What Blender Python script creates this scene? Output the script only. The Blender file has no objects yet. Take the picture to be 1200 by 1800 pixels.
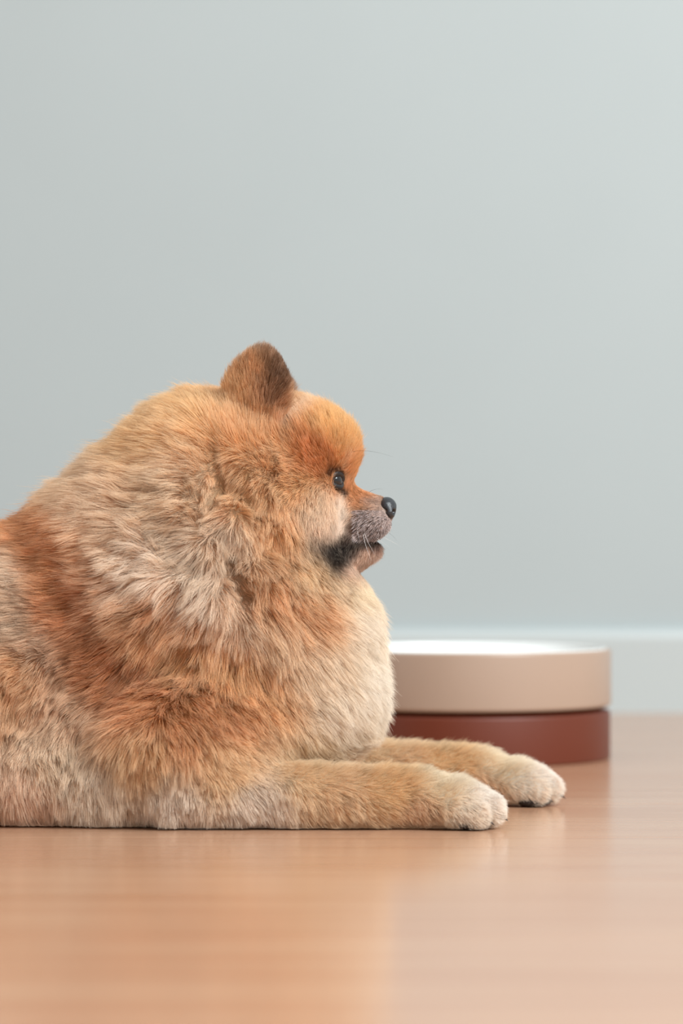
import bpy, bmesh, math, random
import numpy as np
from mathutils import Vector, Matrix
from mathutils.kdtree import KDTree

random.seed(7)
rng = np.random.default_rng(7)
scene = bpy.context.scene
COL = scene.collection

# ------------------------------------------------------------------ camera
F = 5400.0          # focal length in pixels of the 1200x1800 frame
HC = 0.1525         # camera height (m)
HOR = 940.0         # image row of the horizon
cam_d = bpy.data.cameras.new('camera')
cam = bpy.data.objects.new('camera', cam_d); COL.objects.link(cam)
cam.location = (0, 0, HC); cam.rotation_euler = (math.pi / 2, 0, 0)
cam_d.sensor_fit = 'VERTICAL'; cam_d.sensor_height = 36.0; cam_d.sensor_width = 24.0
cam_d.lens = F / 1800 * 36.0
cam_d.shift_y = (HOR - 900) / 1800
cam_d.clip_start = 0.02
cam_d.dof.use_dof = True; cam_d.dof.focus_distance = 1.625; cam_d.dof.aperture_fstop = 6.3
scene.camera = cam

# ------------------------------------------------------------------ light
world = bpy.data.worlds.new('world'); scene.world = world; world.use_nodes = True
bg = world.node_tree.nodes['Background']
bg.inputs[0].default_value = (1.0, 0.965, 0.94, 1); bg.inputs[1].default_value = 0.77

def area(name, loc, target, sx, sy, power, color):
    d = bpy.data.lights.new(name, 'AREA'); d.shape = 'RECTANGLE'; d.size = sx; d.size_y = sy
    d.energy = power; d.color = color
    o = bpy.data.objects.new(name, d); COL.objects.link(o)
    o.location = loc
    o.rotation_euler = (Vector(target) - Vector(loc)).to_track_quat('-Z', 'Y').to_euler()
    return o
area('window_daylight', (1.30, 0.55, 1.50), (0.0, 1.9, 0.15), 1.2, 1.2, 78, (0.91, 0.975, 1.0))

scene.view_settings.view_transform = 'Standard'
scene.view_settings.look = 'None'
scene.view_settings.gamma = 1.0
scene.view_settings.use_curve_mapping = False
scene.view_settings.exposure = 0.0
scene.cycles.max_bounces = 6
scene.cycles.adaptive_threshold = 0.03

# ------------------------------------------------------------------ helpers
def W(px, py, D):
    return np.array([(px - 600) * D / F, D, HC - (py - HOR) * D / F])

def lin(c):
    c = np.asarray(c, float) / 255.0
    return np.where(c <= 0.04045, c / 12.92, ((c + 0.055) / 1.055) ** 2.4)

def new_mat(name):
    m = bpy.data.materials.new(name); m.use_nodes = True
    return m, m.node_tree.nodes, m.node_tree.links, m.node_tree.nodes['Principled BSDF']

def plain(name, col, rough=0.5, spec=0.5, noise=0.0, scale=40, bump=0.0, coat=0.0):
    m, N, L, b = new_mat(name)
    b.inputs['Roughness'].default_value = rough
    b.inputs['Specular IOR Level'].default_value = spec
    b.inputs['Coat Weight'].default_value = coat
    c = lin(col)
    tc = N.new('ShaderNodeTexCoord'); nz = N.new('ShaderNodeTexNoise'); nz.inputs['Scale'].default_value = scale
    nz.inputs['Detail'].default_value = 4
    L.new(tc.outputs['Object'], nz.inputs['Vector'])
    r = N.new('ShaderNodeValToRGB')
    r.color_ramp.elements[0].color = (*(c * (1 - noise)), 1); r.color_ramp.elements[1].color = (*np.minimum(c * (1 + noise), 1), 1)
    r.color_ramp.elements[0].position = 0.3; r.color_ramp.elements[1].position = 0.7
    L.new(nz.outputs['Fac'], r.inputs['Fac']); L.new(r.outputs['Color'], b.inputs['Base Color'])
    if bump:
        bp = N.new('ShaderNodeBump'); bp.inputs['Strength'].default_value = bump; bp.inputs['Distance'].default_value = 0.001
        L.new(nz.outputs['Fac'], bp.inputs['Height']); L.new(bp.outputs['Normal'], b.inputs['Normal'])
    return m

def link(name, data, parent=None, **props):
    o = bpy.data.objects.new(name, data); COL.objects.link(o)
    if parent: o.parent = parent
    for k, v in props.items(): o[k] = v
    return o

def mesh_from(name, verts, faces, mat, smooth=True):
    me = bpy.data.meshes.new(name)
    me.from_pydata([tuple(v) for v in verts], [], [tuple(f) for f in faces]); me.update()
    if smooth: me.polygons.foreach_set('use_smooth', [True] * len(me.polygons))
    if mat: me.materials.append(mat)
    return me

def box_mesh(name, x0, x1, y0, y1, z0, z1, mat, bevel=0.0, seg=2):
    bm = bmesh.new(); bmesh.ops.create_cube(bm, size=1)
    for v in bm.verts:
        v.co = Vector(((x0 + x1) / 2 + v.co.x * (x1 - x0), (y0 + y1) / 2 + v.co.y * (y1 - y0), (z0 + z1) / 2 + v.co.z * (z1 - z0)))
    if bevel: bmesh.ops.bevel(bm, geom=list(bm.edges), offset=bevel, segments=seg, affect='EDGES', profile=0.5)
    me = bpy.data.meshes.new(name); bm.to_mesh(me); bm.free()
    me.materials.append(mat)
    return me

def lathe_mesh(name, prof, mat, n=128):
    verts, faces = [], []
    for r, z in prof:
        for i in range(n):
            a = 2 * math.pi * i / n; verts.append((r * math.cos(a), r * math.sin(a), z))
    for j in range(len(prof) - 1):
        for i in range(n):
            k = (i + 1) % n
            faces.append((j * n + i, j * n + k, (j + 1) * n + k, (j + 1) * n + i))
    faces.append(tuple(range(n))[::-1]); faces.append(tuple((len(prof) - 1) * n + i for i in range(n)))
    return mesh_from(name, verts, faces, mat)

def arc(cx, cz, r, a0, a1, n=5):
    return [(cx + r * math.cos(math.radians(a0 + (a1 - a0) * i / n)), cz + r * math.sin(math.radians(a0 + (a1 - a0) * i / n))) for i in range(n + 1)]

# ------------------------------------------------------------------ the setting
WALL_Y = F * HC / (1253 - HOR)
mat_wall = plain('wall_paint', (170, 179, 180), rough=0.7, spec=0.2, noise=0.012, scale=6, bump=0.03)
mat_base = plain('baseboard_paint', (179, 187, 187), rough=0.35, spec=0.5, noise=0.008, scale=10)
link('wall_back', box_mesh('wall_back', -2.2, 2.4, WALL_Y + 0.012, WALL_Y + 0.12, 0.0, 2.6, mat_wall), kind='structure')
# baseboard with a rounded top edge
bz = HC - (1104 - HOR) * WALL_Y / F
prof = [(WALL_Y + 0.012, 0.0), (WALL_Y, 0.0), (WALL_Y, bz - 0.010)] + \
       [(WALL_Y + 0.010 - 0.010 * math.cos(math.radians(a)), bz - 0.010 + 0.010 * math.sin(math.radians(a))) for a in (15, 30, 45, 60, 75, 90)] + [(WALL_Y + 0.012, bz)]
vs = [(x, y, z) for x in (-2.2, 2.4) for y, z in prof]; n = len(prof)
fs = [(i, (i + 1) % n, n + (i + 1) % n, n + i) for i in range(n)] + [tuple(range(n))[::-1], tuple(range(n, 2 * n))]
bme = mesh_from('baseboard_back', vs, fs, mat_base, smooth=False)
link('baseboard_back', bme, kind='structure')

# wooden floor of long boards running along the wall
def wood_mat():
    m, N, L, b = new_mat('laminate_wood')
    tc = N.new('ShaderNodeTexCoord'); oi = N.new('ShaderNodeObjectInfo')
    mp = N.new('ShaderNodeMapping'); mp.inputs['Scale'].default_value = (1.3, 16, 1)
    add = N.new('ShaderNodeVectorMath'); add.operation = 'ADD'
    sc = N.new('ShaderNodeVectorMath'); sc.operation = 'SCALE'; sc.inputs['Scale'].default_value = 17.0
    cmb = N.new('ShaderNodeCombineXYZ')
    L.new(oi.outputs['Random'], cmb.inputs[0]); L.new(oi.outputs['Random'], cmb.inputs[2])
    L.new(cmb.outputs[0], sc.inputs[0])
    L.new(tc.outputs['Object'], mp.inputs['Vector']); L.new(mp.outputs[0], add.inputs[0]); L.new(sc.outputs[0], add.inputs[1])
    n1 = N.new('ShaderNodeTexNoise'); n1.inputs['Scale'].default_value = 2.2; n1.inputs['Detail'].default_value = 6; n1.inputs['Distortion'].default_value = 0.6
    L.new(add.outputs[0], n1.inputs['Vector'])
    r = N.new('ShaderNodeValToRGB')
    e = r.color_ramp.elements
    e[0].position = 0.30; e[0].color = (*lin((177, 132, 103)), 1)
    e[1].position = 0.72; e[1].color = (*lin((190, 151, 122)), 1)
    mid = e.new(0.5); mid.color = (*lin((184, 141, 112)), 1)
    L.new(n1.outputs['Fac'], r.inputs['Fac'])
    n2 = N.new('ShaderNodeTexNoise'); n2.inputs['Scale'].default_value = 14; n2.inputs['Detail'].default_value = 3
    L.new(add.outputs[0], n2.inputs['Vector'])
    hs = N.new('ShaderNodeHueSaturation')
    mr = N.new('ShaderNodeMapRange'); mr.inputs[3].default_value = 0.975; mr.inputs[4].default_value = 1.025
    L.new(n2.outputs['Fac'], mr.inputs[0]); L.new(mr.outputs[0], hs.inputs['Value']); L.new(r.outputs['Color'], hs.inputs['Color'])
    L.new(hs.outputs['Color'], b.inputs['Base Color'])
    b.inputs['Roughness'].default_value = 0.19
    b.inputs['Specular IOR Level'].default_value = 0.5
    bp = N.new('ShaderNodeBump'); bp.inputs['Strength'].default_value = 0.05; bp.inputs['Distance'].default_value = 0.0004
    L.new(n2.outputs['Fac'], bp.inputs['Height']); L.new(bp.outputs['Normal'], b.inputs['Normal'])
    return m
mat_wood = wood_mat()
mat_sub = plain('underlay', (120, 85, 60), rough=0.9)
floor = link('floor', box_mesh('floor', -2.2, 2.4, -0.6, WALL_Y + 0.012, -0.03, -0.0105, mat_sub), kind='structure')
PWID, PLEN = 0.193, 1.285
pm = box_mesh('plank', 0, PLEN - 0.0002, 0, PWID - 0.0002, -0.0105, 0.0, mat_wood, bevel=0.00025, seg=1)
y = 1.7415 - 12 * PWID; row = 0
while y < WALL_Y:
    x = -2.2 - (0.0, 1.0, 1.2, 0.85)[row % 4]
    while x < 2.4:
        if y + PWID < WALL_Y:
            p = link('plank', pm, floor); p.location = (x, y, 0)
        else:
            p = link('plank', box_mesh('plank', 0, PLEN - 0.0002, 0, WALL_Y - y + 0.010, -0.0105, 0, mat_wood, bevel=0.00025, seg=1), floor); p.location = (x, y, 0)
        x += PLEN
    y += PWID; row += 1

# ------------------------------------------------------------------ the food bowl
BD = 2.11
bc = W(817, 1331, BD)
R = 256 * BD / F
zj = HC - (1239 - HOR) * BD / F
zt = HC - (1138 - HOR) * BD / F
mat_cream = plain('cream_glaze', (166, 143, 126), rough=0.32, spec=0.5, noise=0.01, scale=20)
mat_brown = plain('brown_base', (97, 41, 22), rough=0.45, spec=0.45, noise=0.03, scale=30)
bowl = link('pet_bowl', None, label='round cream dish on a brown base behind the dog\'s front paws', category='pet bowl')
bowl.location = (bc[0], BD, 0)
rb = R - 0.0006
base_prof = [(rb * 0.5, 0.0005), (rb - 0.0015, 0.0)] + arc(rb - 0.0015, 0.0015, 0.0015, -90, 0) + \
            arc(rb - 0.002, zj - 0.0048, 0.002, 0, 90) + [(rb - 0.006, zj - 0.0028), (rb - 0.006, zj - 0.0005), (0.02, zj - 0.0005)]
link('base', lathe_mesh('base', base_prof, mat_brown), bowl, label='matte reddish brown round base')
dish_prof = [(0.02, zj), (R - 0.006, zj)] + arc(R - 0.003, zj + 0.003, 0.003, -90, 0) + \
            arc(R - 0.0025, zt - 0.0025, 0.0025, 0, 60, 5) + [(R - 0.0035, zt - 0.0004), (R - 0.006, zt - 0.006), (0.02, zt - 0.012)]
dish = link('dish', lathe_mesh('dish', dish_prof, mat_cream), bowl, label='cream dish with a bright rim')
mat_white = plain('white_glaze', (238, 240, 238), rough=0.18, spec=0.6, coat=0.4)
glz_prof = [(R - 0.0062, zt - 0.0058)] + arc(R - 0.0042, zt - 0.0018, 0.0022, 10, 180, 10) + [(R - 0.0075, zt - 0.005), (R - 0.013, zt - 0.0085), (R - 0.025, zt - 0.0105), (0.004, zt - 0.0112)]
link('rim', lathe_mesh('rim', glz_prof, mat_white), dish, label='glossy white glazed rim and inside')

# ------------------------------------------------------------------ the dog: signed distance modelling
YS = 1.66
def S(px, D=YS): return px * D / F

class Field:
    def __init__(self, lo, hi, h):
        self.lo = np.array(lo, float); self.h = h
        self.n = np.ceil((np.array(hi) - self.lo) / h).astype(int) + 1
        self.d = np.full(self.n, 0.05, np.float32)
        self.ax = [self.lo[i] + np.arange(self.n[i]) * h for i in range(3)]
    def sub(self, c, r):
        i0 = np.clip(np.floor((c - r - self.lo) / self.h).astype(int), 0, self.n - 1)
        i1 = np.clip(np.ceil((c + r - self.lo) / self.h).astype(int) + 1, 1, self.n)
        sl = tuple(slice(a, b) for a, b in zip(i0, i1))
        g = np.meshgrid(*[self.ax[k][sl[k]] for k in range(3)], indexing='ij')
        return sl, np.stack(g, -1).astype(np.float32)
    def merge(self, sl, d, k, cut=False):
        a = self.d[sl]
        if cut:
            h = np.maximum(k - np.abs(a + d), 0) / k
            self.d[sl] = np.maximum(a, -d) + h * h * k * 0.25
        else:
            h = np.maximum(k - np.abs(a - d), 0) / k
            self.d[sl] = np.minimum(a, d) - h * h * k * 0.25
    def cone(self, a, b, ra, rb, k=0.012, ys=1.0, cut=False):
        a = np.array(a, np.float32); b = np.array(b, np.float32)
        rm = max(ra, rb); lo = np.minimum(a, b) - rm; hi = np.maximum(a, b) + rm
        sl, P = self.sub((lo + hi) / 2, (hi - lo) / 2 + np.array([0, max(ys - 1, 0) * rm, 0]) + 0.03)
        q = P - a; ba = b - a
        q = q.copy(); q[..., 1] /= ys; ba = ba / np.array([1, ys, 1], np.float32)
        t = np.clip((q @ ba) / max(ba @ ba, 1e-12), 0, 1)
        d = np.linalg.norm(q - t[..., None] * ba, axis=-1) - (ra + (rb - ra) * t)
        self.merge(sl, d * min(1, ys), k, cut)
    def ell(self, c, r, k=0.012, rot=None, cut=False):
        c = np.array(c, np.float32); r = np.array(r, np.float32)
        sl, P = self.sub(c, max(r) + 0.03)
        q = P - c
        if rot is not None: q = q @ np.array(rot, np.float32)     # columns of rot: local axes
        k0 = np.linalg.norm(q / r, axis=-1); k1 = np.linalg.norm(q / (r * r), axis=-1)
        self.merge(sl, k0 * (k0 - 1) / np.maximum(k1, 1e-6), k, cut)
    def sample(self, P):
        g = (P - self.lo) / self.h
        i = np.clip(np.floor(g).astype(int), 0, self.n - 2); f = np.clip(g - i, 0, 1)
        out = 0
        for dx in (0, 1):
            for dy in (0, 1):
                for dz in (0, 1):
                    w = (f[:, 0] if dx else 1 - f[:, 0]) * (f[:, 1] if dy else 1 - f[:, 1]) * (f[:, 2] if dz else 1 - f[:, 2])
                    out = out + w * self.d[i[:, 0] + dx, i[:, 1] + dy, i[:, 2] + dz]
        return out
    def grad(self, P):
        e = self.h
        g = np.stack([self.sample(P + np.eye(3)[k] * e) - self.sample(P - np.eye(3)[k] * e) for k in range(3)], -1)
        return g / np.maximum(np.linalg.norm(g, axis=-1, keepdims=True), 1e-9)
    def surface(self):
        """surface nets"""
        d = self.d; inside = d < 0
        n = self.n
        cs = np.zeros(n - 1, np.uint8)
        acc = np.zeros(tuple(n - 1) + (3,), np.float32); cnt = np.zeros(n - 1, np.float32)
        cor = [(x, y, z) for x in (0, 1) for y in (0, 1) for z in (0, 1)]
        def at(A, c): return A[c[0]:n[0] - 1 + c[0], c[1]:n[1] - 1 + c[1], c[2]:n[2] - 1 + c[2]]
        for ia, a in enumerate(cor):
            for b in cor[ia + 1:]:
                if sum(abs(p - q) for p, q in zip(a, b)) != 1: continue
                da, db = at(d, a), at(d, b)
                m = (da < 0) != (db < 0)
                t = np.where(m, da / np.where(m, da - db, 1), 0)
                for k in range(3):
                    acc[..., k] += np.where(m, a[k] + t * (b[k] - a[k]), 0)
                cnt += m
        act = cnt > 0
        idx = np.full(n - 1, -1, np.int64); idx[act] = np.arange(act.sum())
        cells = np.argwhere(act)
        V = self.lo + self.h * (cells + acc[act] / cnt[act][:, None])
        faces = []
        for k in range(3):
            u, v = (k + 1) % 3, (k + 2) % 3
            s0 = [slice(None)] * 3; s1 = [slice(None)] * 3
            s0[k] = slice(0, -1); s1[k] = slice(1, None)
            A, B = inside[tuple(s0)], inside[tuple(s1)]
            e = np.argwhere(A != B)
            e = e[(e[:, u] > 0) & (e[:, v] > 0) & (e[:, u] < n[u] - 1) & (e[:, v] < n[v] - 1)]
            ins = A[tuple(e.T)]
            q = []
            for du, dv in ((-1, -1), (0, -1), (0, 0), (-1, 0)):
                c = e.copy(); c[:, u] += du; c[:, v] += dv; q.append(idx[tuple(c.T)])
            q = np.stack(q, -1); q[~ins] = q[~ins][:, ::-1]
            faces.append(q)
        return V, np.concatenate(faces)

Fd = Field((-0.352, 1.525, 0.0), (0.15, 1.80, 0.265), 0.002)

# torso and hindquarters
Fd.cone(W(180, 1172, YS), W(-230, 1172, YS), S(243), S(232), 0.02, ys=0.79)
Fd.ell(W(90, 1358, YS), (S(235), 0.066, S(108)), 0.02)
# neck mass, mane and chest
Fd.ell(W(352, 1012, YS), (S(245), 0.073, S(235)), 0.02)
Fd.ell(W(390, 855, YS), (S(155), 0.057, S(155)), 0.03)
Fd.ell(W(195, 945, YS), (S(95), 0.050, S(85)), 0.03)
Fd.ell(W(505, 1150, YS), (S(142), 0.058, S(175)), 0.03)
Fd.ell(W(560, 1235, YS), (S(88), 0.046, S(85)), 0.02)
Fd.ell(W(555, 1085, YS), (S(70), 0.036, S(75)), 0.02)
Fd.ell(W(420, 1260, YS), (S(180), 0.060, S(120)), 0.03)
Fd.cone(W(400, 900, YS), W(500, 830, YS), S(170), S(105), 0.02)
# skull, brow, cheeks
Fd.ell(W(518, 805, YS), (S(92), 0.034, S(90)), 0.014)
Fd.ell(W(572, 786, YS), (S(46), 0.024, S(46)), 0.010)
for sgn in (-1, 1):
    Fd.ell(W(503, 892, YS) + [0, sgn * 0.025, 0], (S(68), 0.018, S(76)), 0.016)
    Fd.ell(W(585, 812, YS) + [0, sgn * 0.017, 0], (S(26), 0.009, S(22)), 0.006)
# muzzle and jaw
Fd.cone(W(560, 900, YS), W(664, 906, YS), S(50), S(27), 0.010)
Fd.cone(W(585, 872, YS), W(662, 891, YS), S(20), S(14), 0.006)
for sgn in (-1, 1):
    Fd.ell(W(640, 922, YS) + [0, sgn * 0.0075, 0], (S(42), 0.0075, S(27)), 0.005)
    Fd.cone(W(588, 962, YS) + [0, sgn * 0.008, 0], W(657, 966, YS) + [0, sgn * 0.003, 0], S(38), S(11), 0.004)
for sgn in (-1, 1):
    Fd.cone(W(612, 957, YS) + [0, sgn * 0.017, 0], W(690, 951, YS) + [0, sgn * 0.004, 0], S(3), S(3.5), 0.002, cut=True)
Fd.ell(W(612, 976, YS), (S(36), 0.009, S(22)), 0.006)
Fd.ell(W(215, 1395, 1.612), (S(75), 0.020, S(48)), 0.02)
# eye sockets
EYES = {s: W(583, 846, YS) + np.array([0, s * 0.0215, 0]) for s in (-1, 1)}
for s in (-1, 1):
    Fd.ell(EYES[s] + np.array([0.002, s * 0.002, 0]), (0.0062, 0.0062, 0.0066), 0.003, cut=True)
# ears: cupped, rounded plates
def ear_axes(s):
    up = Vector((0.26, s * 0.10, 0.95)).normalized()
    nn = Vector((-0.40, s * 0.9, 0.12)); nn = (nn - up * nn.dot(up)).normalized()
    sd = up.cross(nn)
    return np.array([list(sd), list(nn), list(up)]).T, np.array(nn)
for s in (-1, 1):
    A, nn = ear_axes(s)
    c = W(450, 695, YS - 0.030); c = np.array([c[0], YS + s * 0.030, c[2]])
    Fd.ell(c, (S(57), 0.006, S(80)), 0.008, rot=A)
    Fd.ell(c - nn * 0.0065 + A[:, 2] * 0.002, (S(44), 0.0062, S(66)), 0.003, rot=A, cut=True)
# forelegs, paws and toes
LEGS = {-1: dict(D=1.597, sh=(330, 1310), el=(320, 1398), wr=(730, 1402), pw=(800, 1409), r=(52, 43), pd=0.0),
        1: dict(D=1.732, sh=(440, 1290), el=(430, 1345), wr=(838, 1362), pw=(908, 1371), r=(50, 40), pd=0.0)}
TOES = {}
for s, g in LEGS.items():
    D = g['D']
    shoulder = W(*g['sh'], D); shoulder[1] += -s * 0.012
    Fd.ell(shoulder, (S(150, D), 0.034, S(100, D)), 0.02)
    Fd.cone(W(*g['el'], D), W(*g['wr'], D), S(g['r'][0], D), S(g['r'][1], D), 0.012)
    pw = W(*g['pw'], D)
    pw[2] = 0.0125
    Fd.ell(pw, (S(64, D), 0.0165, 0.0105), 0.010)
    TOES[s] = []
    for yo, xo, zo, r in ((-0.0125, 0.010, 0.0085, 0.0062), (-0.0045, 0.017, 0.0100, 0.0068), (0.0045, 0.017, 0.0100, 0.0068), (0.0125, 0.010, 0.0085, 0.0062)):
        t = np.array([pw[0] + xo, pw[1] + yo, zo]); TOES[s].append((t, r))
        Fd.cone(t - [0.012, 0, -0.002], t, r * 0.8, r, 0.002)
# folded hind legs and tail (beyond the left edge of the frame)
for s in (-1, 1):
    Fd.ell(W(-150, 1290, YS) + [0, s * 0.048, 0], (S(150), 0.026, S(150)), 0.02)
    Fd.cone(W(-210, 1425, YS) + [0, s * 0.064, 0], W(-60, 1432, YS) + [0, s * 0.068, 0], S(34), S(34), 0.012)
Fd.cone(W(-290, 1040, YS), W(-230, 900, YS), S(45), S(40), 0.02)
Fd.cone(W(-230, 900, YS), W(-130, 900, YS), S(40), S(20), 0.012)

# partings and hollows in the woolly mane
PITS = [([(400,960),(410,1000),(426,1046)], 13), ([(280,930),(298,944),(306,976)], 11), ([(386,806),(392,850),(374,876)], 13),
        ([(358,905),(370,914)], 6), ([(438,884),(450,906)], 7), ([(342,985),(352,1002)], 6), ([(470,960),(486,975)], 6), ([(318,1058),(326,1072)], 6)]
def skin_point(px, py):
    D = np.arange(1.53, 1.66, 0.001); P = np.stack([W(px, py, d_) for d_ in D])
    k = np.argmax(Fd.sample(P) < 0); return P[k]
for pl, w in PITS:
    pp = [skin_point(*q) for q in pl]
    for p_, q_ in zip(pp[:-1], pp[1:]): Fd.cone(p_, q_, S(w), S(w), 0.012, cut=True)

BV, BF = Fd.surface()

# ------------------------------------------------------------------ coat description (in dog coordinates: row/column of the side elevation)
def elev(P, legfar):
    """side elevation coordinates of a point; both flanks share one coat map"""
    D = YS - np.abs(P[:, 1] - YS)
    u = 600 + F * P[:, 0] / D; v = HOR - F * (P[:, 2] - HC) / D
    D2 = P[:, 1]
    u2 = 600 + F * P[:, 0] / D2 - 106; v2 = HOR - F * (P[:, 2] - HC) / D2 + 42
    return np.where(legfar, u2, u), np.where(legfar, v2, v)

def shepard(u, v, table, soft=22.0, power=2.0):
    T = np.array(table, float)
    out = np.zeros((len(u), T.shape[1] - 2))
    for i in range(0, len(u), 50000):
        du = u[i:i + 50000, None] - T[None, :, 0]; dv = v[i:i + 50000, None] - T[None, :, 1]
        w = (du * du + dv * dv + soft * soft) ** (-power)
        w /= w.sum(1, keepdims=True)
        out[i:i + 50000] = w @ T[:, 2:]
    return out

# column, row, flow right, flow down, length mm, lift, clump, wool
FLOW = [
 (60,905,-1,-.1,15.6,.5,.4,.3),(120,850,-1,-.35,17.2,.45,.4,.2),(200,760,-.85,-.55,18.7,.5,.4,.2),(280,690,-.7,-.8,18.7,.5,.4,.2),
 (350,670,-.35,-1,18.7,.5,.4,.2),(250,850,-1,-.15,18.7,.45,.5,.4),(150,960,-1,.05,18.7,.4,.5,.4),(250,980,-1,.2,19,.6,.6,1.3),
 (100,1050,-1,.15,17.2,.45,.4,.3),(170,1180,-.9,.4,18.7,.45,.4,.4),(230,1250,-.6,.6,17.2,.4,.4,.5),(330,1050,-.6,.7,19,.65,.7,1.5),
 (330,900,-.8,.3,19,.6,.7,1.3),(330,780,-.9,-.2,18.7,.5,.5,.5),(400,830,-.5,.6,15.6,.4,.6,.7),(300,1150,-.5,.8,18.7,.4,.5,.6),
 (400,1150,-.05,1,18,.5,.6,1.0),(420,1000,.1,1,19,.65,.7,1.5),(480,1100,.35,1,18.7,.4,.6,.7),(450,1230,.3,.9,15.6,.35,.6,.4),
 (560,1100,.7,.7,18.7,.4,.6,.4),(580,1220,.7,.75,17.2,.35,.6,.3),(650,1080,1,.3,17.2,.45,.5,.2),(680,1180,1,.35,15.6,.5,.5,.2),
 (670,1260,.9,.5,14.0,.45,.5,.2),(600,1020,.8,.7,12.5,.35,.5,.3),(540,990,.3,.9,13.3,.35,.6,.6),(450,900,-.3,1,13.3,.5,.7,1.1),
 (500,930,-.1,1,14,.35,.6,.6),
 (540,870,-.7,.7,9,.3,.4,.3),(570,900,-.6,.7,6,.25,.4,.1),(600,900,-.5,.6,4.5,.25,.4,.1),(580,950,-.6,.7,6,.25,.4,.1),
 (520,830,-.9,.2,10,.35,.4,.4),(480,820,-.8,.5,14,.4,.5,.7),(550,810,-.8,-.5,7,.25,.3,.1),(560,760,-.6,-.8,9,.4,.3,.1),
 (600,760,-.4,-.9,9,.45,.3,.1),(622,800,.1,-1,8,.5,.3,.1),(615,835,-.1,-.8,4,.4,.3,0),(530,700,-.3,-1,10,.4,.4,.1),(500,740,-.6,-.7,11,.35,.4,.2),
 (640,865,-.8,-.4,2.5,.2,.2,0),(660,900,-.9,.2,2,.2,.2,0),(640,925,-.7,.6,3.5,.3,.3,0),(670,935,-.3,.9,3,.3,.3,0),
 (640,960,-.6,.6,3,.3,.3,0),(600,980,-.8,.6,4.5,.35,.3,.1),(580,975,-.7,.6,5.5,.35,.3,.1),(585,1012,-.2,.9,10,.35,.4,.2),(630,1000,-.7,.8,5,.35,.3,.1),(655,978,-.6,.7,5,.5,.3,0),
 (440,630,.1,-1,7,.4,.3,0),(400,660,-.25,-1,9,.3,.4,0),(430,720,0,-1,11,.3,.4,0),(490,650,.2,-1,4,.3,.3,0),
 (470,740,.4,-.7,11,.3,.4,.1),(400,740,-.2,-1,13,.35,.4,.1),(500,700,.8,-.5,9,.3,.4,0),
 (10,910,-1,0,12,.35,.3,.1),(20,1000,-1,.1,15,.4,.4,.3),(40,1100,-.9,.3,13.3,.45,.5,.6),(100,1200,-.5,.6,13.3,.45,.6,.7),
 (30,1250,-.3,.9,13.3,.4,.5,.6),(100,1350,.2,1,13.3,.35,.5,.4),(40,1420,.2,1,14.0,.3,.5,.3),(170,1400,.3,1,12.5,.3,.5,.3),
 (-200,1000,-1,.2,15,.4,.4,.3),(-200,1300,-.3,.9,15,.4,.4,.3),(-260,920,-.4,-.9,20.3,.5,.4,.2),
 (260,1320,.2,.9,14,.4,.5,.6),(330,1290,.4,.8,14,.4,.5,.4),(250,1400,.1,1,10,.4,.6,.6),(350,1400,.2,1,9,.4,.6,.6),
 (500,1420,.4,.9,8,.4,.6,.5),(450,1340,.7,.5,9,.4,.4,.2),(600,1360,.9,.3,9,.5,.4,.1),(600,1420,.7,.7,8,.45,.5,.4),
 (700,1380,.95,.1,9,.55,.4,.1),(780,1380,.9,-.1,9,.5,.5,.1),(850,1400,1,.1,6,.5,.5,.1),(830,1435,.8,.6,5,.4,.5,.1),
 (740,1435,.7,.7,6,.4,.5,.1),
]
# column, row, sRGB of the coat, with some flank and fold shade mixed in
COAT = [
 (20,905,214,138,80),(100,850,222,182,146),(150,900,222,186,154),(250,750,222,172,120),(330,690,224,172,116),
 (300,850,216,182,148),(250,1000,228,206,184),(330,1020,220,198,174),(400,960,208,182,156),(60,960,205,122,68),(100,1080,190,110,62),
 (170,1180,182,104,56),(250,1230,186,112,64),(300,1150,206,136,84),(280,1090,190,136,98),(350,1060,228,204,180),
 (420,1100,208,176,148),(20,1000,204,180,156),(20,1080,182,154,128),(80,1130,194,164,138),(20,1200,212,158,112),
 (120,1250,206,168,136),(100,1350,228,202,174),(50,1420,206,170,144),(170,1400,232,210,186),(250,1330,212,166,118),
 (330,1290,196,134,84),(400,1250,198,132,82),(420,1200,208,146,94),(500,1120,214,176,140),(480,1060,202,150,106),
 (560,1080,206,152,106),(580,1180,226,200,172),(640,1100,238,224,202),(670,1200,240,228,208),(600,1250,234,214,190),
 (560,1010,220,188,144),(640,1040,230,212,178),(450,750,216,154,100),(410,690,220,164,110),(440,640,208,146,94),
 (494,632,112,80,58),(498,660,104,74,56),(486,690,160,112,78),(462,606,150,112,82),(540,690,222,160,100),(580,740,224,168,102),(610,770,224,168,104),(560,805,190,108,52),
 (545,790,196,114,56),(625,810,206,136,76),(520,850,212,154,98),(480,800,208,160,114),(450,880,206,158,112),(500,950,206,150,98),
 (560,890,220,188,156),(600,905,226,202,178),(570,920,216,188,162),(580,945,202,168,142),(640,865,196,118,62),(625,890,198,130,78),
 (660,885,170,152,142),(632,922,110,86,74),(662,918,208,192,188),(675,930,160,140,134),(640,945,120,92,82),(600,966,36,29,27),(585,972,40,32,29),(612,985,38,30,28),
 (594,990,36,29,27),(560,1000,216,178,136),(600,1020,226,200,164),(655,952,52,42,40),(620,960,50,40,37),(652,976,196,160,142),(625,1000,200,168,146),
 (300,1420,232,212,192),(450,1420,234,214,194),(400,1350,226,182,136),(550,1350,230,194,152),(600,1420,216,180,140),
 (700,1390,220,178,128),(780,1380,234,212,176),(860,1400,246,238,224),(835,1430,236,218,194),(800,1365,238,222,194),(740,1430,210,172,136),
 (-150,950,205,130,75),(-150,1200,208,170,134),(-150,1400,218,190,160),
]

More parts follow.
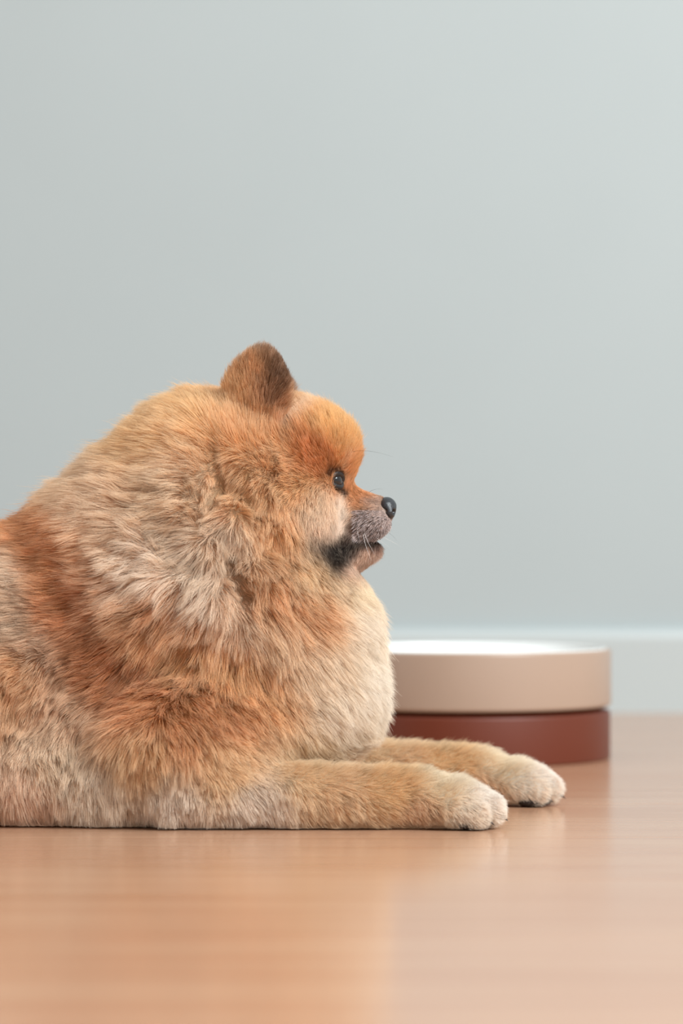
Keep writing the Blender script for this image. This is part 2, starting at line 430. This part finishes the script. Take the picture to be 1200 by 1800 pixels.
# markings: polyline, width, sRGB, strength
MARKS = [
 ([(10,902),(45,925),(70,985),(100,1065),(140,1145),(190,1215),(250,1240)], 30, (196,122,66), .9),
 ([(110,1090),(160,1170),(220,1225)], 26, (172,100,52), .6),
 ([(250,1240),(340,1245),(430,1255)], 30, (192,124,70), .7),
 ([(230,1120),(330,1155),(430,1195),(500,1250)], 42, (212,152,96), .65),
 ([(150,1090),(240,1100),(320,1110)], 26, (190,128,84), .5),
 ([(480,1070),(540,1085),(590,1105)], 24, (196,136,88), .6),
 ([(500,738),(530,716),(560,694)], 9, (226,196,168), .55),
 ([(498,640),(499,668),(488,690),(472,705)], 11, (112,80,58), .6),
 ([(440,602),(470,603),(488,618)], 9, (140,104,78), .7),
 ([(530,800),(552,800),(572,806)], 15, (190,114,56), .75),
 ([(577,832),(584,826),(594,826)], 4.5, (34,28,27), .95),
 ([(592,848),(600,860),(606,868)], 4.5, (44,35,32), .9),
 ([(612,800),(606,820),(607,845)], 8, (214,172,136), .6),
 ([(598,880),(604,905),(598,930)], 10, (238,220,202), .6),
 ([(578,966),(604,966),(640,956),(676,950)], 9, (34,27,26), .95),
 ([(588,970),(594,982),(606,990)], 12, (32,26,24), .95),
 ([(618,928),(632,918),(640,905)], 11, (96,72,60), .75),
 ([(640,880),(655,882),(662,878)], 6, (150,130,120), .6),
 ([(640,976),(625,994),(612,1006)], 11, (206,172,150), .7),
]
def seg_dist(u, v, pl):
    d = np.full(len(u), 1e9)
    for (x0, y0), (x1, y1) in zip(pl[:-1], pl[1:]):
        dx, dy = x1 - x0, y1 - y0
        t = np.clip(((u - x0) * dx + (v - y0) * dy) / (dx * dx + dy * dy), 0, 1)
        d = np.minimum(d, np.hypot(u - x0 - t * dx, v - y0 - t * dy))
    return d
def coat(u, v):
    c = lin(shepard(u, v, COAT, soft=26, power=2.2))
    for pl, w, col, st in MARKS:
        a_ = (st * np.exp(-(seg_dist(u, v, pl) / w) ** 2 * 0.9))[:, None]
        c = c * (1 - a_) + lin(col) * a_
    c = 1 - (1 - np.clip(c, 0, 1)) ** 1.9
    c = c * np.array([1.0, 0.955, 0.93])
    g = c.mean(1, keepdims=True)
    c = c * (0.78 + 0.24 * np.clip((g - 0.25) / 0.35, 0, 1)); g = c.mean(1, keepdims=True)
    return g + (c - g) * 0.97

def hash3(ix, iy, iz, seed):
    h = (ix.astype(np.int64) * 374761393 + iy.astype(np.int64) * 668265263 + iz.astype(np.int64) * 2147483647 + seed * 974634777) & 0xffffffff
    h = ((h ^ (h >> 13)) * 1274126177) & 0xffffffff
    h = h ^ (h >> 16)
    return (h & 0xffff).astype(np.float32) / 32767.5 - 1.0
def vnoise(P, wl, seed):
    q = P / wl; i = np.floor(q); f = (q - i).astype(np.float32); f = f * f * (3 - 2 * f); i = i.astype(np.int64)
    out = np.zeros(len(P), np.float32)
    for dx in (0, 1):
        for dy in (0, 1):
            for dz in (0, 1):
                w = (f[:, 0] if dx else 1 - f[:, 0]) * (f[:, 1] if dy else 1 - f[:, 1]) * (f[:, 2] if dz else 1 - f[:, 2])
                out += w * hash3(i[:, 0] + dx, i[:, 1] + dy, i[:, 2] + dz, seed)
    return out
def vnoise3(P, wl, seed): return np.stack([vnoise(P, wl, seed + k) for k in range(3)], -1)
def unit(v): return v / np.maximum(np.linalg.norm(v, axis=-1, keepdims=True), 1e-9)

# ------------------------------------------------------------------ dog objects
dog = link('dog', None, label='fluffy orange and cream dog lying on the wooden floor in profile', category='dog')
dog.location = (float(W(250, 1172, YS)[0]), YS, 0.0)
OFF = np.array(dog.location)

mat_skin = None
m, N, L, b = new_mat('dog_skin')
at = N.new('ShaderNodeAttribute'); at.attribute_name = 'coat'
L.new(at.outputs['Color'], b.inputs['Base Color']); b.inputs['Roughness'].default_value = 0.9; b.inputs['Specular IOR Level'].default_value = 0.1
mat_skin = m

def far_leg(P):
    return (P[:, 1] > YS + 0.035) & (P[:, 2] < 0.05) & (P[:, 0] > 0.0)

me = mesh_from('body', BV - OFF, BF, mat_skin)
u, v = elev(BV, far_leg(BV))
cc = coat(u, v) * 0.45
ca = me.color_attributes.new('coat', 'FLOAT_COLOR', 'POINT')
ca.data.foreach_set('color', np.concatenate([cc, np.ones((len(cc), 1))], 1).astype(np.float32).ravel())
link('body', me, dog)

# ---- fur
tri = np.concatenate([BF[:, [0, 1, 2]], BF[:, [0, 2, 3]]])
a, b_, c_ = BV[tri[:, 0]], BV[tri[:, 1]], BV[tri[:, 2]]
area_t = 0.5 * np.linalg.norm(np.cross(b_ - a, c_ - a), axis=1)
ctr = (a + b_ + c_) / 3
dens = np.ones(len(ctr))
ct_u, ct_v = elev(ctr, far_leg(ctr))
Lc = shepard(ct_u, ct_v, FLOW)[:, 2]
dens *= np.clip(16.0 / Lc, 0.75, 3.2)                         # short hair stands denser
dens *= np.where(ctr[:, 1] > YS + 0.045, 0.45, 1.0)         # far flank
dens[far_leg(ctr)] = 1.3
dens *= np.where(ctr[:, 0] < -0.215, 0.35, 1.0)             # beyond the frame
dens *= np.where(ctr[:, 2] < 0.003, 0.1, 1.0)
NH = 580000
cum = np.cumsum(area_t * dens); cum /= cum[-1]
ti = np.searchsorted(cum, rng.random(NH))
r1 = np.sqrt(rng.random(NH)); r2 = rng.random(NH)
root = (1 - r1)[:, None] * a[ti] + (r1 * (1 - r2))[:, None] * b_[ti] + (r1 * r2)[:, None] * c_[ti]
nrm = Fd.grad(root)
# no hair on the eyes and the nose leather
keep = np.ones(NH, bool)
NOSE = W(680, 899, YS)
for s in (-1, 1): keep &= np.linalg.norm(root - EYES[s] - np.array([0.001, s * 0.001, 0]), axis=1) > 0.0066
keep &= np.linalg.norm((root - NOSE) / np.array([0.0065, 0.009, 0.0072]), axis=1) > 1
root, nrm = root[keep], nrm[keep]; NH = len(root)
lf = far_leg(root)
eu, ev = elev(root, lf)
fl = shepard(eu, ev, FLOW)
flow = np.stack([fl[:, 0], np.zeros(NH), -fl[:, 1]], -1)
pit_d = np.full(NH, 9.0); pit_v = np.zeros((NH, 3))
for pl, w in PITS:
    d_ = seg_dist(eu, ev, pl)
    gx = seg_dist(eu + 1, ev, pl) - d_; gy = seg_dist(eu, ev + 1, pl) - d_
    pit_d = np.minimum(pit_d, d_ / w)
    pit_v += np.exp(-(d_ / (1.6 * w)) ** 2)[:, None] * np.stack([gx, np.zeros(NH), -gy], -1)
pit_d = np.where(root[:, 1] < YS, pit_d, 9.0); pit_v[root[:, 1] >= YS] = 0
flow = unit(flow) + 0.7 * pit_v + 0.10 * np.stack([np.zeros(NH), np.sign(root[:, 1] - YS), np.zeros(NH)], -1)
flow = unit(flow - nrm * np.sum(flow * nrm, -1, keepdims=True))
Ln = fl[:, 2] * 0.001; lift = fl[:, 3:4]; clump = fl[:, 4]; wool = fl[:, 5]
Ln = Ln * (0.70 + 0.30 * rng.random(NH)) * (1 + 0.12 * vnoise(root, 0.014, 5) + 0.32 * wool * vnoise(root, 0.0055, 6))
Ln *= 0.25 + 0.75 * np.clip((pit_d - 0.3) / 1.9, 0, 1)
lift = lift + 0.20 * np.clip((Ln - 0.004) / 0.004, 0, 1)[:, None]; Ln *= 0.95
fly = (rng.random(NH) < 0.03); Ln = np.where(fly, Ln * 1.3, Ln); lift = lift + 0.25 * fly[:, None]
K = 7
tt = np.linspace(0, 1, K)
d0 = unit(nrm * (lift + 0.30) + flow * 0.55)
d1 = unit(nrm * lift * 0.75 + flow * 0.9 + np.array([0, 0, -0.06]))
n1 = vnoise3(root, 0.022, 11); n2 = vnoise3(root, 0.007, 21); n3 = vnoise3(root, 0.003, 41)
rr = rng.normal(size=(NH, 3))
bend = n1 * (0.10 + 0.10 * wool)[:, None] + n2 * (0.08 + 0.22 * wool)[:, None] + n3 * (0.08 + 0.22 * wool)[:, None] + rr * (0.08 + 0.05 * wool)[:, None]
PT = np.zeros((NH, K, 3), np.float32)
for j, t in enumerate(tt):
    p = root + Ln[:, None] * (d0 * (t - 0.5 * t * t) + d1 * 0.5 * t * t + bend * t ** 1.3)
    if j:
        p = p + (vnoise3(p.astype(np.float64), 0.0055, 61) * (Ln * wool * 0.12 * t)[:, None])
        p = p + rng.normal(size=(NH, 3)) * (Ln * 0.012)[:, None]
    PT[:, j] = p
# clumping in two scales
def clumping(PT, every, strength, tight):
    g = rng.choice(NH, NH // every, replace=False)
    kd = KDTree(len(g))
    for i, k in enumerate(g): kd.insert(root[k], i)
    kd.balance()
    near = np.fromiter((kd.find(r)[1] for r in root), np.int64, NH)
    gi = g[near]
    offs = (root - root[gi]).astype(np.float32)
    for j, t in enumerate(tt):
        w = (strength * t ** 1.1)[:, None]
        tgt = PT0[gi, j] + offs * tight
        PT[:, j] = PT[:, j] * (1 - w) + tgt * w
    return gi
PT0 = PT.copy(); g1 = clumping(PT, 8, clump * (0.55 + 0.3 * np.clip(wool, 0, 1)), 0.35)
PT0 = PT.copy(); g2 = clumping(PT, 90, clump * (0.18 + 0.22 * np.clip(wool, 0, 1)), 0.55)
# keep the hair out of the body and above the floor
flat = PT[:, 1:].reshape(-1, 3).astype(np.float64)
for _ in range(2):
    sd = Fd.sample(flat); bad = sd < 0.0006
    q = flat[bad]; flat[bad] = q + Fd.grad(q) * (0.0008 - sd[bad])[:, None]
flat[:, 2] = np.where(flat[:, 2] < 0.0012, 0.0006 + 0.0008 * rng.random(len(flat)), flat[:, 2])
PT[:, 1:] = flat.reshape(NH, K - 1, 3)
root2 = PT[:, 0]; root2[:, 2] = np.maximum(root2[:, 2], 0.0006)
# colour: coat map + clump, hair and root-to-tip variation
jit = rng.normal(size=(NH, 2)) * np.clip(Ln * 400, 1.5, 9)[:, None]
tu, tv = elev(PT[:, 3].astype(np.float64), lf)
base = coat(tu + jit[:, 0], tv + jit[:, 1])
cl1 = rng.normal(size=NH)[g1]; cl2 = rng.normal(size=NH)[g2]
val = np.exp(0.12 * rng.normal(size=NH) + 0.13 * cl1 + 0.08 * cl2)
pale = np.array(lin((244, 226, 202)))
mixp = np.clip(0.10 * rng.normal(size=NH) + 0.05 * cl1, 0, 0.5)[:, None]
base = (base * (1 - mixp) + pale * mixp) * val[:, None]
# grizzled muzzle: single dark and white hairs
grz = (np.abs(tu - 655) < 36) & (np.abs(tv - 925) < 28)
gsel = rng.random(NH)
base[grz & (gsel < 0.3)] = lin((44, 36, 36)); base[grz & (gsel > 0.5)] = lin((238, 224, 222))
darktip = (rng.random(NH) < 0.035) & (Ln > 0.014)
lum = base.mean(1)
tipmix = (np.clip((lum - 0.10) / 0.35, 0, 1) * (0.22 + 0.22 * rng.random(NH)) * np.clip(Ln / 0.009, 0.3, 1))[:, None]  # paler tips, with the light they catch painted in
COLR = np.zeros((NH, K, 4), np.float32); COLR[..., 3] = 1
rootc = base * np.array([0.84, 0.70, 0.60])  # darker undercoat, with shade at the roots painted in too
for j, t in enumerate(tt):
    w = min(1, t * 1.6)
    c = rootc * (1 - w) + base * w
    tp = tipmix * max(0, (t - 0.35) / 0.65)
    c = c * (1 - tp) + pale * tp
    if t > 0.75: c = np.where(darktip[:, None], c * 0.30, c)
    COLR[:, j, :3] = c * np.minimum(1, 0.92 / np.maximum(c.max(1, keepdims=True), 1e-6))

def fur_mat():
    m, N, L, b = new_mat('fur')
    N.remove(b)
    out = [n for n in N if n.type == 'OUTPUT_MATERIAL'][0]
    at = N.new('ShaderNodeAttribute'); at.attribute_name = 'coat'
    h = N.new('ShaderNodeBsdfPrincipled')
    h.inputs['Roughness'].default_value = 0.55; h.inputs['Specular IOR Level'].default_value = 0.22
    L.new(at.outputs['Color'], h.inputs['Base Color'])
    tl = N.new('ShaderNodeBsdfTranslucent'); L.new(at.outputs['Color'], tl.inputs['Color'])
    mx = N.new('ShaderNodeMixShader'); mx.inputs[0].default_value = 0.30
    L.new(h.outputs[0], mx.inputs[1]); L.new(tl.outputs[0], mx.inputs[2])
    L.new(mx.outputs[0], out.inputs['Surface'])
    return m
mat_fur = fur_mat()

def make_curves(name, pts, cols, rad, mat, parent, **props):
    n, k, _ = pts.shape
    cu = bpy.data.hair_curves.new(name)
    cu.add_curves([k] * n)
    cu.attributes['position'].data.foreach_set('vector', (pts - OFF).astype(np.float32).ravel())
    ra = cu.attributes.get('radius') or cu.attributes.new('radius', 'FLOAT', 'POINT')
    ra.data.foreach_set('value', rad.astype(np.float32).ravel())
    ca = cu.attributes.new('coat', 'FLOAT_COLOR', 'POINT')
    ca.data.foreach_set('color', cols.astype(np.float32).ravel())
    cu.materials.append(mat)
    return link(name, cu, parent, **props)

taper = np.array([1, 1, 0.95, 0.88, 0.75, 0.55, 0.2])
thick = np.clip(0.000035 + Ln * 0.0016, 0.000035, 0.000070) * (0.8 + 0.4 * rng.random(NH))
RAD = thick[:, None] * taper[None]

near = root[:, 1] < YS
leg_n = (root[:, 2] < 0.05) & near & (((eu > 430) & (ev > 1300 + (eu - 430) * 0.10)) | ((eu > 215) & (ev > 1370)))
leg_f = lf
ear = (ev < 775 - np.maximum(eu - 430, 0) * 0.9) & (eu > 380) & (eu < 520) & (np.abs(root[:, 1] - YS) > 0.018)
muz = (eu > 585) & (ev > 855) & (ev < 1012) & (np.abs(root[:, 1] - YS) < 0.024)
face = ~ear & ~muz & (eu > 470) & (ev < 985 - (eu - 470) * 0.1)
mane_edge = np.interp(ev, [880, 1000, 1100, 1200, 1260, 1330], [30, 70, 120, 165, 200, 230])
bodyf = (eu < mane_edge)
reg = np.full(NH, 0)
reg[bodyf] = 1; reg[face] = 2; reg[muz] = 3; reg[ear & near] = 4; reg[ear & ~near] = 5; reg[leg_n] = 6; reg[leg_f] = 7
names = ['mane_fur', 'body_fur', 'face_fur', 'muzzle_fur', 'ear_fur', 'ear_fur', 'foreleg_fur', 'foreleg_fur']
labs = ['thick cream and rust mane', 'cream flank fur with an orange back', 'orange forehead and cheek fur', 'short grizzled black and white muzzle fur',
        'upright rounded orange ear with a dark front edge', 'upright orange ear on the far side', 'cream near foreleg stretched forward', 'cream far foreleg stretched forward']
for k in range(8):
    s = reg == k
    make_curves(names[k], PT[s], COLR[s], RAD[s], mat_fur, dog, label=labs[k], kind='stuff')

# ---- nose leather
nf = Field(NOSE - 0.014, NOSE + 0.014, 0.0005)
nf.ell(NOSE + [0.0000, 0, 0.0008], (S(15), 0.0072, S(21)), 0.002)
nf.ell(NOSE + [-0.0005, 0, 0.0032], (S(16), 0.0078, S(12)), 0.003)
for s in (-1, 1):
    nf.ell(NOSE + [0.0012, s * 0.0048, -0.0006], (0.0030, 0.0042, 0.0033), 0.002)
    nf.ell(NOSE + [0.0036, s * 0.0052, -0.0002], (0.0018, 0.0026, 0.0013), 0.0012, cut=True)
    nf.cone(NOSE + [0.0030, s * 0.0062, -0.0004], NOSE + [-0.0030, s * 0.0082, 0.0010], 0.0010, 0.0006, 0.001, cut=True)
nf.cone(NOSE + [0.0060, 0, -0.0078], NOSE + [0.0062, 0, 0.0005], 0.0006, 0.0004, 0.001, cut=True)
nv, nfc = nf.surface()
mat_nose = plain('nose_leather', (34, 36, 40), rough=0.36, spec=0.6, noise=0.25, scale=900, bump=0.35)
link('nose', mesh_from('nose', nv - OFF, nfc, mat_nose), dog, label='moist black nose')

# ---- eyes
mat_eye = plain('eye_dark', (14, 12, 13), rough=0.06, spec=0.6, coat=0.3)
mat_rim = plain('eyelid_skin', (24, 20, 20), rough=0.4, spec=0.5)
mat_iris = plain('iris_brown', (44, 26, 18), rough=0.1, spec=0.6, coat=1.0)
for s in (-1, 1):
    c = EYES[s]
    ax = Vector((0.84, s * 0.55, 0.05)).normalized()
    q = Vector((0, 0, 1)).rotation_difference(ax).to_matrix()
    bm = bmesh.new(); bmesh.ops.create_uvsphere(bm, u_segments=32, v_segments=20, radius=0.0056)
    for v_ in bm.verts:
        v_.co = q @ v_.co + Vector(c - OFF)
    me = bpy.data.meshes.new('eye'); bm.to_mesh(me); bm.free(); me.materials.append(mat_eye)
    me.polygons.foreach_set('use_smooth', [True] * len(me.polygons))
    eye = link('eye', me, dog, label='dark glossy eye')
    # almond-shaped dark lid ring
    rv, rf = [], []
    nu, nw = 40, 8
    up = Vector((0, 0, 1)); up = (up - ax * up.dot(ax)).normalized(); sd = up.cross(ax)
    for i in range(nu):
        A = 2 * math.pi * i / nu
        ca_, sa_ = math.cos(A), math.sin(A)
        rx, rz = 0.0050, 0.0037
        cen = sd * ca_ * rx + up * sa_ * rz
        hgt = math.sqrt(max(0.0058 ** 2 - cen.length_squared, 0.0))
        cen = cen + ax * (hgt + 0.0002)
        rad_dir = (sd * ca_ + up * sa_).normalized()
        for j in range(nw):
            Bq = 2 * math.pi * j / nw
            wv = 0.0014 if sa_ < 0 else 0.0021
            pnt = cen + rad_dir * math.cos(Bq) * wv + ax * math.sin(Bq) * wv * 0.7
            rv.append(tuple(pnt + Vector(c - OFF)))
    for i in range(nu):
        for j in range(nw):
            rf.append((i * nw + j, ((i + 1) % nu) * nw + j, ((i + 1) % nu) * nw + (j + 1) % nw, i * nw + (j + 1) % nw))
    link('eyelid', mesh_from('eyelid', rv, rf, mat_rim), eye)

# ---- claws and paw pads
mat_claw = plain('claw_horn', (66, 54, 48), rough=0.35, spec=0.5)
mat_pad = plain('paw_pad', (46, 38, 36), rough=0.75, spec=0.3, noise=0.15, scale=500, bump=0.3)
for s in (-1, 1):
    for t, r in TOES[s]:
        pv, pf = [], []
        for i in range(6):
            f = i / 5; cx = t[0] + r * 0.6 + f * 0.0062; cz = t[2] - 0.003 - 0.0030 * f * f; rad = 0.0011 * (1 - f) ** 0.7 + 0.00008
            for j in range(8):
                A = 2 * math.pi * j / 8
                pv.append((cx - OFF[0] + rad * 0.3 * math.sin(A), t[1] - OFF[1] + rad * math.cos(A), max(cz + rad * math.sin(A), 0.0004)))
        for i in range(5):
            for j in range(8): pf.append((i * 8 + j, i * 8 + (j + 1) % 8, (i + 1) * 8 + (j + 1) % 8, (i + 1) * 8 + j))
        pf += [tuple(range(8))[::-1], tuple(range(40, 48))]
        link('claw', mesh_from('claw', pv, pf, mat_claw), dog)
        bm = bmesh.new(); bmesh.ops.create_uvsphere(bm, u_segments=16, v_segments=10, radius=1)
        for v_ in bm.verts:
            v_.co = Vector((t[0] - OFF[0] - 0.0035 + v_.co.x * 0.0065, t[1] - OFF[1] + v_.co.y * 0.0052, 0.0030 + v_.co.z * 0.0027))
        me = bpy.data.meshes.new('toe_pad'); bm.to_mesh(me); bm.free(); me.materials.append(mat_pad)
        me.polygons.foreach_set('use_smooth', [True] * len(me.polygons))
        link('toe_pad', me, dog)

# ---- whiskers and long brow hairs
def whisker(p0, p1, p2, r, col):
    t = np.linspace(0, 1, 12)[:, None]
    pts = (1 - t) ** 2 * p0 + 2 * t * (1 - t) * p1 + t * t * p2
    rad = r * (1 - 0.85 * t[:, 0])
    cols = np.tile(np.array([*lin(col), 1.0]), (12, 1))
    make_curves('whisker', pts[None], cols[None], rad[None], mat_fur, dog)
DK, WT = (30, 24, 24), (240, 238, 236)
dn = -0.018
whisker(W(600, 806, YS - .020), W(622, 780, YS - .024), W(690, 803, YS - .030), 0.00009, DK)
whisker(W(599, 808, YS - .020), W(604, 797, YS - .022), W(609, 788, YS - .024), 0.00008, DK)
whisker(W(638, 938, YS - .014), W(640, 955, YS - .022), W(652, 985, YS - .026), 0.00011, WT)
whisker(W(640, 936, YS - .014), W(646, 955, YS - .022), W(659, 975, YS - .026), 0.00010, WT)
whisker(W(628, 932, YS - .014), W(629, 940, YS - .020), W(631, 950, YS - .024), 0.00009, WT)
whisker(W(660, 944, YS - .010), W(670, 952, YS - .020), W(684, 962, YS - .026), 0.00009, WT)
whisker(W(640, 897, YS - .010), W(655, 890, YS - .018), W(668, 893, YS - .020), 0.00007, DK)
whisker(W(648, 866, YS - .006), W(656, 858, YS - .012), W(672, 860, YS - .016), 0.00006, DK)
whisker(W(678, 935, YS - .006), W(688, 938, YS - .010), W(697, 950, YS - .014), 0.00006, DK)
whisker(W(660, 975, YS - .006), W(674, 988, YS - .010), W(676, 976, YS - .014), 0.00006, DK)
whisker(W(640, 972, YS - .008), W(640, 990, YS - .014), W(644, 990, YS - .016), 0.00006, DK)
whisker(W(675, 945, YS + .006), W(690, 952, YS + .012), W(706, 962, YS + .016), 0.00006, WT)
